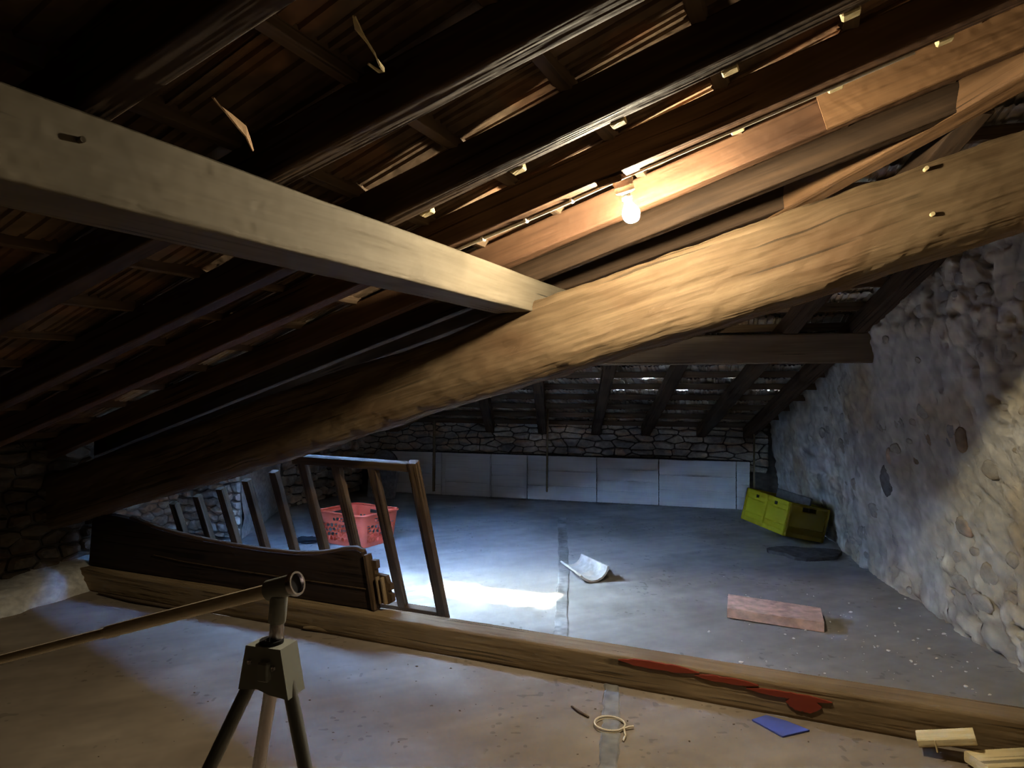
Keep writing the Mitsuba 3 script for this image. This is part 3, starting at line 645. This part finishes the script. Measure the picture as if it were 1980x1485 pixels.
# grey round-topped board in the far left corner
k = thing('round_board', 'grey round-topped board leaning in the far left corner behind the slatted frame', 'board')
th = np.linspace(0, math.pi, 24); poly = Polygon([(.23*math.cos(a), .36+.23*math.sin(a)) for a in th]+[(-.20, 0), (.20, 0)])
m = trimesh.creation.extrude_polygon(poly, .05, engine='earcut'); M = np.eye(4); ex = unit([.86, -.5, 0]); ey = unit([.06, .14, 1.]); ez = unit(np.cross(ex, ey)); M[:3, 0], M[:3, 1], M[:3, 2], M[:3, 3] = ex, np.cross(ez, ex), ez, (-1.62, 8.72, .0)
m.apply_transform(M); put(k, m, 'mat_grey_board')
part(k, 'rim', tube([M[:3, 3]+M[:3, 0]*(.235*math.cos(a))+M[:3, 1]*(.36+.235*math.sin(a))+M[:3, 2]*.025 for a in th], .007, 8), 'mat_slate', True)

# ------------------------------------------------------------------ slatted frame leaning on the beam
fk = thing('slatted_frame', 'brown wooden frame with upright slats leaning against the big rough beam', 'frame')
KL = -.35/.98; LV = unit(KL*V+Z); LN = unit(np.cross(U, LV))
def F(s, z): return P(s, .5+KL*z, z)
def beam_bottom(s): return 1.41+.284*(s-.45)
def fbar(A, B, w, h, seed): return timber(A, B, w, h, up=LN, nl=14, r=.004, ns=2, nc=1, jit=.0025, freq=12, seed=seed)
m, uv = fbar(F(-.29, .0), F(-.29, .985), .06, .05, 1); part(fk, 'post', m, 'mat_frame', True, uv)
m, uv = fbar(F(-1.14, .965), F(-.32, .955), .05, .045, 2); part(fk, 'top_rail', m, 'mat_frame', True, uv)
m, uv = fbar(F(-2.55, .035), F(-.32, .03), .05, .045, 3); part(fk, 'bottom_rail', m, 'mat_frame', True, uv)
for k, s in enumerate((-.57, -.83, -1.08, -1.33, -1.58, -1.83, -2.07, -2.32)):
    zt = min(.955, beam_bottom(s)-.03)
    m, uv = fbar(F(s, .04), F(s, zt), .055, .045, k+5); part(fk, 'slat', m, 'mat_frame', True, uv)

# dark curved plank standing on the tie beam
hk2 = thing('curved_plank', 'dark brown plank with a curved top edge standing on the low floor timber', 'plank')
top = [(-2.86, .50), (-2.7, .52), (-2.5, .505), (-2.28, .465), (-2.03, .435), (-1.8, .417), (-1.55, .405), (-1.3, .40), (-1.05, .405), (-.88, .425), (-.78, .447), (-.70, .468), (-.63, .476), (-.585, .462)]
poly = Polygon([(-2.90, .152)]+top+[(-.50, .152)])
m = trimesh.creation.extrude_polygon(poly, .05, engine='earcut'); M = np.eye(4); M[:3, 0], M[:3, 1], M[:3, 2], M[:3, 3] = U, Z, -V, O+.125*V
m.apply_transform(M); m = trimesh.Trimesh(m.vertices, m.faces if np.linalg.det(M[:3, :3]) > 0 else m.faces[:, ::-1], process=False)
uvp = np.c_[(m.vertices-O)@U, m.vertices[:, 2]]; put(hk2, m, 'mat_plank', False, uvp)
path = [P(s, .072, z) for s, z in ((-2.25, .285), (-2.0, .27), (-1.5, .262), (-1.0, .262), (-.55, .262))]
part(hk2, 'moulding', tube(path, .005, 6), 'mat_frame', True)
part(hk2, 'top_edge', tube([P(s, .10, z+.001) for s, z in top[2:]], .019, 8), 'mat_frame', True)
end = [(-.565, .455), (-.548, .455), (-.485, .152), (-.505, .152)]
m = trimesh.creation.extrude_polygon(Polygon(end), .06, engine='earcut'); m.apply_transform(M); m.apply_translation(.004*-V); part(hk2, 'end_strip', m, 'mat_frame')
brk = [(-.542, .42), (-.505, .42), (-.50, .375), (-.515, .37), (-.51, .345), (-.44, .34), (-.425, .30), (-.41, .30), (-.405, .265), (-.425, .262), (-.42, .245), (-.40, .243), (-.395, .20), (-.42, .185), (-.495, .185)]
m = trimesh.creation.extrude_polygon(Polygon(brk), .035, engine='earcut'); m.apply_transform(M); m.apply_translation(.012*V); part(hk2, 'broken_bracket', m, 'mat_frame')
for a in (-.487, -.455):
    m = trimesh.creation.extrude_polygon(Polygon([(a-.005, .335), (a+.004, .335), (a+.032, .19), (a+.023, .19)]), .05, engine='earcut'); m.apply_transform(M); part(hk2, 'bracket_rib', m, 'mat_tie')

# ------------------------------------------------------------------ red laundry basket
def basket():
    k = thing('laundry_basket', 'red plastic laundry basket with pierced sides behind the slatted frame', 'basket')
    ea, eb = unit([-.84, .54, 0]), unit([.54, .84, 0]); c0 = np.array([-1.29, 6.0, 0]); la, lb, hh = .50, .42, .28
    ctr = c0+ea*la/2+eb*lb/2; fl_ = 1.13                                     # sides flare outwards
    def pt(a, b, z): g = 1+(fl_-1)*z/hh; return ctr+ea*a*g+eb*b*g+Z*(z+.004)
    ro = sbox(-la/2, -lb/2, la/2, lb/2).buffer(-.05).buffer(.05, quad_segs=6); ring = np.array(ro.exterior.coords)[:-1]
    # fine outline
    n = 220; q = np.array([ro.exterior.interpolate(i/n, normalized=True).coords[0] for i in range(n)])
    per = ro.exterior.length; nz = 46; zz = np.linspace(.0, hh, nz); v = []; hole = {}
    for z in zz: v += [pt(x, y, z) for x, y in q]
    f = []
    for j in range(nz-1):
        zc_ = (zz[j]+zz[j+1])/2
        for i in range(n):
            x, y = (q[i]+q[(i+1) % n])/2; flat = (abs(x) < la/2-.055) or (abs(y) < lb/2-.055)
            sx = x if abs(y) > lb/2-.02 else y
            rowi = int((zc_-.03)//.04); cx = ((sx/.046+.5*(rowi % 2)) % 1)-.5; cz = ((zc_-.03)/.04 % 1)-.5
            lim = (la if abs(y) > lb/2-.02 else lb)/2-.06
            hol = flat and .03 < zc_ < .19 and abs(sx) < lim and (cx/.40)**2+(cz/.43)**2 < 1
            hol = hol or (flat and .212 < zc_ < .245 and abs(sx) < .07)
            if hol: continue
            a, b = j*n+i, j*n+(i+1) % n; f += [(a, b, b+n), (a, b+n, a+n)]
    m = trimesh.Trimesh(np.array(v), f, process=False); part(k, 'side_wall', m, 'mat_red_plastic', True)
    part(k, 'rim', tube([pt(x*1.01, y*1.01, hh) for x, y in np.vstack([q, q[:2]])], .010, 8, False), 'mat_red_plastic', True)
    b = trimesh.creation.extrude_polygon(ro, .004, engine='earcut'); M = np.eye(4); M[:3, 0], M[:3, 1], M[:3, 3] = ea, eb, ctr+Z*.002
    if np.linalg.det(M[:3, :3]) < 0: b.invert()
    b.apply_transform(M); part(k, 'bottom', b, 'mat_red_plastic')
basket()
k = thing('cloth_scrap', 'small crumpled dark rag on the floor left of the red basket', 'rag')
m = trimesh.creation.icosphere(3); v = np.array(m.vertices); v *= 1+.8*(meshkit.fbm(v*2.2, 4, 3)-.5)[:, None]; v = v*[.11, .06, .035]; v[:, 2] = np.maximum(v[:, 2]+.02, .002); m.vertices = v+[-1.83, 6.25, 0]; put(k, m, 'mat_black', True)

# ------------------------------------------------------------------ yellow folding crate
def crate():
    k = thing('folding_crate', 'yellow plastic folding crate tilted against the right stone wall', 'crate')
    a, b, h = .60, .42, .30; roll = math.radians(13)
    ea0, eb0 = unit([-.30, .954, 0]), unit([.954, .30, 0])
    R = np.array([[math.cos(roll), 0, math.sin(roll)], [0, 1, 0], [-math.sin(roll), 0, math.cos(roll)]])
    ea, eb, ez = R@ea0, R@eb0, R@Z; o = np.array([2.365, 6.08, .098])
    def pc(x, y, z): return o+ea*x+eb*y+ez*z
    def plate(c, sx, sy, sz, r=.004):
        m = rbox(sx, sy, sz, r); M = np.eye(4); M[:3, 0], M[:3, 1], M[:3, 2], M[:3, 3] = ea, eb, ez, pc(*c)
        m.apply_transform(M); 
        if np.linalg.det(M[:3, :3]) < 0: m.invert()
        return m
    t = .008
    # long side facing left (y = 0), with ribs and grip slots
    def long_side(y, sg):
        ms = [plate((a/2, y, h*.47), a-.02, t, h*.80), plate((a/2, y, h-.02), a, t+.016, .04), plate((a/2, y, .02), a, t+.014, .04), plate((a/2, y+sg*.006, h/2), .03, t+.02, h)]
        ms += [plate((q, y+sg*.005, h/2), .022, t+.018, h) for q in (.012, a-.012)]
        ms += [plate((a/2, y+sg*.004, z), a, t+.010, .012) for z in (h*.28, h*.72)]
        return cat(ms)
    part(k, 'long_side', long_side(0, -1), 'mat_yellow'); part(k, 'long_side', long_side(b, 1), 'mat_yellow')
    for q in (.17, .43): part(k, 'grip_slot', plate((q, -.013, h-.045), .035, .006, .028, .002), 'mat_black')
    def short_side(x, sg):
        ms = [plate((x, b/2, h*.43), t, b-.02, h*.74), plate((x, b/2, h-.012), t+.016, b, .024), plate((x, b/2, .02), t+.012, b, .04), plate((x, b/2, h*.30), t+.010, b, .010)]
        ms += [plate((x+sg*.003, q, h/2), t+.018, .022, h) for q in (.012, b-.012)]
        ms += [plate((x, q, h-.045), t, .125, .055) for q in (.075, b-.075)]
        return cat(ms)
    part(k, 'short_side', short_side(0, -1), 'mat_yellow_shade'); part(k, 'short_side', short_side(a, 1), 'mat_yellow_shade')  # short sides in a darker yellow, shade put into the colour
    part(k, 'bottom', plate((a/2, b/2, .008), a-.01, b-.01, .012), 'mat_yellow')
    k2 = thing('dark_board', 'dark board sticking up out of the yellow crate', 'board')
    put(k2, plate((.30, .27, .21), .46, .02, .30), 'mat_slate')
crate()
def slab(outline, thick, z=0.0, seed=0):
    m = trimesh.creation.extrude_polygon(Polygon(outline), thick, engine='earcut'); m.apply_translation([0, 0, z]); return m
k = thing('flat_stone', 'dark flat slab lying on the floor in front of the yellow crate', 'slab')
a = np.linspace(0, 2*np.pi, 22, endpoint=False); rad = 1+.14*np.sin(3*a+1)+.08*np.sin(5*a)
put(k, slab([(2.44+.27*q*math.cos(x)-.05*math.sin(x), 5.80+.20*q*math.sin(x)) for x, q in zip(a, rad)], .028), 'mat_slate')

# ------------------------------------------------------------------ loose things on the floor
k = thing('floor_tile', 'long pinkish terracotta tile lying alone on the grey floor', 'tile')
pp = [np.array([1.30, 4.22]), np.array([1.78, 3.98]), np.array([1.87, 4.23]), np.array([1.39, 4.49])]
m = slab(pp, .055, .006); m.vertices += np.c_[np.zeros((len(m.vertices), 2)), .02*((m.vertices[:, 1]-4.1)*1.2)]
put(k, m, 'mat_brick'); 
part(k, 'nib', slab([np.array([1.34, 4.24]), np.array([1.76, 4.03]), np.array([1.77, 4.06]), np.array([1.35, 4.27])], .016, .0), 'mat_brick')
def curved_tile():
    ax = unit([-.16, .55, 0]); sd = unit(np.cross(Z, ax)); sd = -sd if sd[0] < 0 else sd; o = np.array([.58, 4.98, 0.0]); n, nl = 14, 6; L = .46
    v, f = [], []
    for th_, rad in ((0, .0), (1, .014)):
        for i in range(nl):
            x = L*i/(nl-1); R = .125-.02*i/(nl-1)
            for j in range(n):
                a = math.radians(-68+136*j/(n-1)+14); rr_ = R-rad
                v.append(o+ax*x+sd*(rr_*math.sin(a))+Z*(R+.004-rr_*math.cos(a)+.03*0))
    N1 = nl*n
    for i in range(nl-1):
        for j in range(n-1):
            a = i*n+j; f += [(a, a+1, a+n+1), (a, a+n+1, a+n)]; b = a+N1; f += [(b, b+n+1, b+1), (b, b+n, b+n+1)]
    for j in range(n-1):
        for i in (0, nl-1): a = i*n+j; q = [(a, a+N1, a+N1+1), (a, a+N1+1, a+1)]; f += q if i == 0 else [z[::-1] for z in q]
    for i in range(nl-1):
        for j in (0, n-1): a = i*n+j; q = [(a, a+n, a+n+N1), (a, a+n+N1, a+N1)]; f += q if j == 0 else [z[::-1] for z in q]
    m = trimesh.Trimesh(np.array(v), f, process=False)
    return m if m.volume > 0 else trimesh.Trimesh(np.array(v), np.array(f)[:, ::-1], process=False)
k = thing('roof_tile', 'half-round grey roof tile lying on its back in the middle of the floor', 'tile'); put(k, curved_tile(), 'mat_grey_tile', 40)
k = thing('blue_card', 'flat blue piece of card on the floor in front of the low timber', 'card')
put(k, slab([(1.01, 2.94), (1.085, 2.80), (1.215, 2.85), (1.15, 2.93), (1.085, 2.98)], .006, .002), 'mat_blue_card')
k = thing('wood_offcut', 'short pale wood offcut leaning on the end of another one by the low timber', 'offcut')
m, uv = timber((1.567, 2.70, .048), (1.735, 2.615, .100), .085, .036, nl=10, r=.008, ns=2, nc=1, jit=.004, freq=20, seed=3); put(k, m, 'mat_pale_wood', True, uv)
part(k, 'splinter', bar((1.60, 2.625, .035), (1.592, 2.63, .078), .008, .006)[0], 'mat_pale_wood')
k = thing('wood_offcut', 'larger pale wood offcut with a split end at the lower right corner', 'offcut')
m, uv = timber((1.69, 2.545, .036), (2.10, 2.585, .036), .115, .042, nl=14, r=.006, ns=3, nc=1, jit=.006, freq=20, seed=4); put(k, m, 'mat_pale_wood', True, uv)
k = thing('wire_ring', 'coiled ring of pale wire lying on the floor seam', 'wire')
pts = [(.405+.063*math.cos(a)*(1+.04*math.sin(2*a)), 2.893+.062*math.sin(a), .010+.006*math.sin(a*.5)) for a in np.linspace(-.5, 2*math.pi*2-.6, 70)]
pts = [(.44, 2.765, .006), (.455, 2.80, .010)]+pts+[(.48, 2.865, .014), (.50, 2.872, .012)]
put(k, tube(pts, .0042, 7), 'mat_wire', True)
k = thing('twig', 'thin bent twig on the floor left of the wire ring', 'twig'); put(k, tube([(.262, 3.06, .008), (.285, 3.015, .010), (.325, 2.965, .006)], .0045, 6), 'mat_twig', True)
k = thing('twig', 'short thick stick on the floor behind the chrome stand', 'twig'); put(k, tube([(-1.20, 4.02, .016), (-1.12, 4.00, .02), (-1.02, 3.965, .014)], [.008, .016, .012], 8), 'mat_tie', True)
k = thing('twig', 'long thin stick lying along the low timber at the left', 'twig'); put(k, tube([(-2.78, 4.70, .012), (-2.45, 4.52, .018), (-2.2, 4.42, .014), (-1.95, 4.32, .012)], [.008, .014, .013, .008], 8), 'mat_twig', True)
r = np.random.default_rng(17)
def crumbs(n, region, smin, smax, seed):
    r = np.random.default_rng(seed); ms = []
    for _ in range(n):
        m = trimesh.creation.icosphere(0); v = np.array(m.vertices)*r.uniform(.6, 1.4, (12, 1)); s = r.uniform(smin, smax)*r.uniform(.4, 1)
        x, y = region(r); m.vertices = v*[s*r.uniform(.7, 1.6), s, s*.6]+[x, y, s*.45]; ms.append(m)
    return cat(ms)
k = thing('plaster_crumbs', 'white plaster crumbs scattered over the grey floor at the right', 'crumbs', kind='stuff')
put(k, crumbs(130, lambda r: (r.normal(1.95, .42), r.normal(3.8, .5)), .003, .011, 5), 'mat_chips')
k = thing('dirt_crumbs', 'dark dirt crumbs scattered over the brown floor in front', 'dirt', kind='stuff')
put(k, crumbs(160, lambda r: (r.uniform(-1.8, 1.6), r.uniform(2.2, 3.6)), .002, .006, 6), 'mat_twig')

# ------------------------------------------------------------------ metal stand with a sloping rod
sk = thing('tripod_stand', 'grey tripod stand holding a long sloping metal rod, in the left foreground', 'stand')
TJ = np.array([-.417, 1.25, 1.055]); rd = unit([-.90, .30, -.293])
e1 = rd
part(sk, 'rod', tube([TJ+rd*x for x in (.0, .2, .42)], .0125, 18), 'mat_rod', True, label='long satin metal rod')
part(sk, 'rod', tube([TJ+rd*x for x in (.38, .9, 1.6, 2.2, 3.5)], [.0095, .0092, .0085, .008, .0075], 18), 'mat_rod', True)
cl = lathe([(.0135, -.028), (.0185, -.028), (.0185, .026), (.0135, .026), (.0135, -.028)], 28)
part(sk, 'clamp_sleeve', orient(cl, TJ-rd*.005, -rd), 'mat_grey_plastic', 35)
part(sk, 'end_cap', orient(lathe([(.0155, -.004), (.021, -.004), (.0225, .002), (.021, .007), (.0175, .007), (.0155, -.004)]), TJ-rd*.034, -rd), 'mat_chrome', 35)
part(sk, 'dark_bore', orient(lathe([(0, -.006), (.0158, -.006), (.0158, .001), (0, .001)]), TJ-rd*.034, -rd), 'mat_black', 35)  # black disc painted as the shaded inside of the open sleeve
nb = np.array([-.427, 1.262, .955])
part(sk, 'socket', tube([TJ-[0, 0, .012], TJ+(nb-TJ)*.62], .0155, 18), 'mat_grey_plastic', True)
part(sk, 'neck_tube', tube([TJ+(nb-TJ)*.5, nb-[0, 0, .02]], .0125, 18), 'mat_chrome', True)
bc = np.array([-.432, 1.255, .955])
def bracket():
    o = [(-.036, .0), (.036, .0), (.052, -.086), (.012, -.082), (-.012, -.075), (-.052, -.080)]
    m = trimesh.creation.extrude_polygon(Polygon(o), .05, engine='earcut'); m.apply_translation([0, 0, -.025])
    ex = unit([.95, -.30, 0]); M = np.eye(4); M[:3, 0], M[:3, 1], M[:3, 2], M[:3, 3] = ex, Z, np.cross(ex, Z), bc; m.apply_transform(M); return m, ex, np.cross(ex, Z)
m, bx_, bn = bracket(); part(sk, 'bracket', m, 'mat_grey_plastic')
for q, zq in ((-.027, -.028), (.022, -.034)):
    part(sk, 'screw', orient(lathe([(0, 0), (.005, 0), (.004, .003), (.002, .003), (0, .0015)], 14), bc+bx_*q+Z*zq+bn*.0255, bn), 'mat_chrome', 35)
part(sk, 'latch', orient(rbox(.022, .034, .016, .003), bc+bx_*.006+Z*-.040+bn*.028, bn, bx_), 'mat_grey_plastic')
part(sk, 'collar', orient(lathe([(.012, -.004), (.021, -.004), (.021, .004), (.012, .004), (.012, -.004)]), bc+Z*.002, Z), 'mat_black', 35)
for a, ft, mt in ((bc+bx_*-.036+Z*-.06, (-.85, 1.03, .012), 'mat_tube_dark'), (bc-bn*.008+Z*-.05, (-.665, 1.60, .012), 'mat_chrome'), (bc+bx_*.034+Z*-.06, (-.15, 1.05, .012), 'mat_tube_dark')):
    lg = part(sk, 'leg', tube([a, (a+np.array(ft))/2, ft], .0125, 16), mt, True)
    part(lg, 'foot', orient(lathe([(0, 0), (.016, 0), (.016, .03), (.0128, .034), (0, .034)], 16), np.array(ft)-[0, 0, .012], Z), 'mat_black', 35)
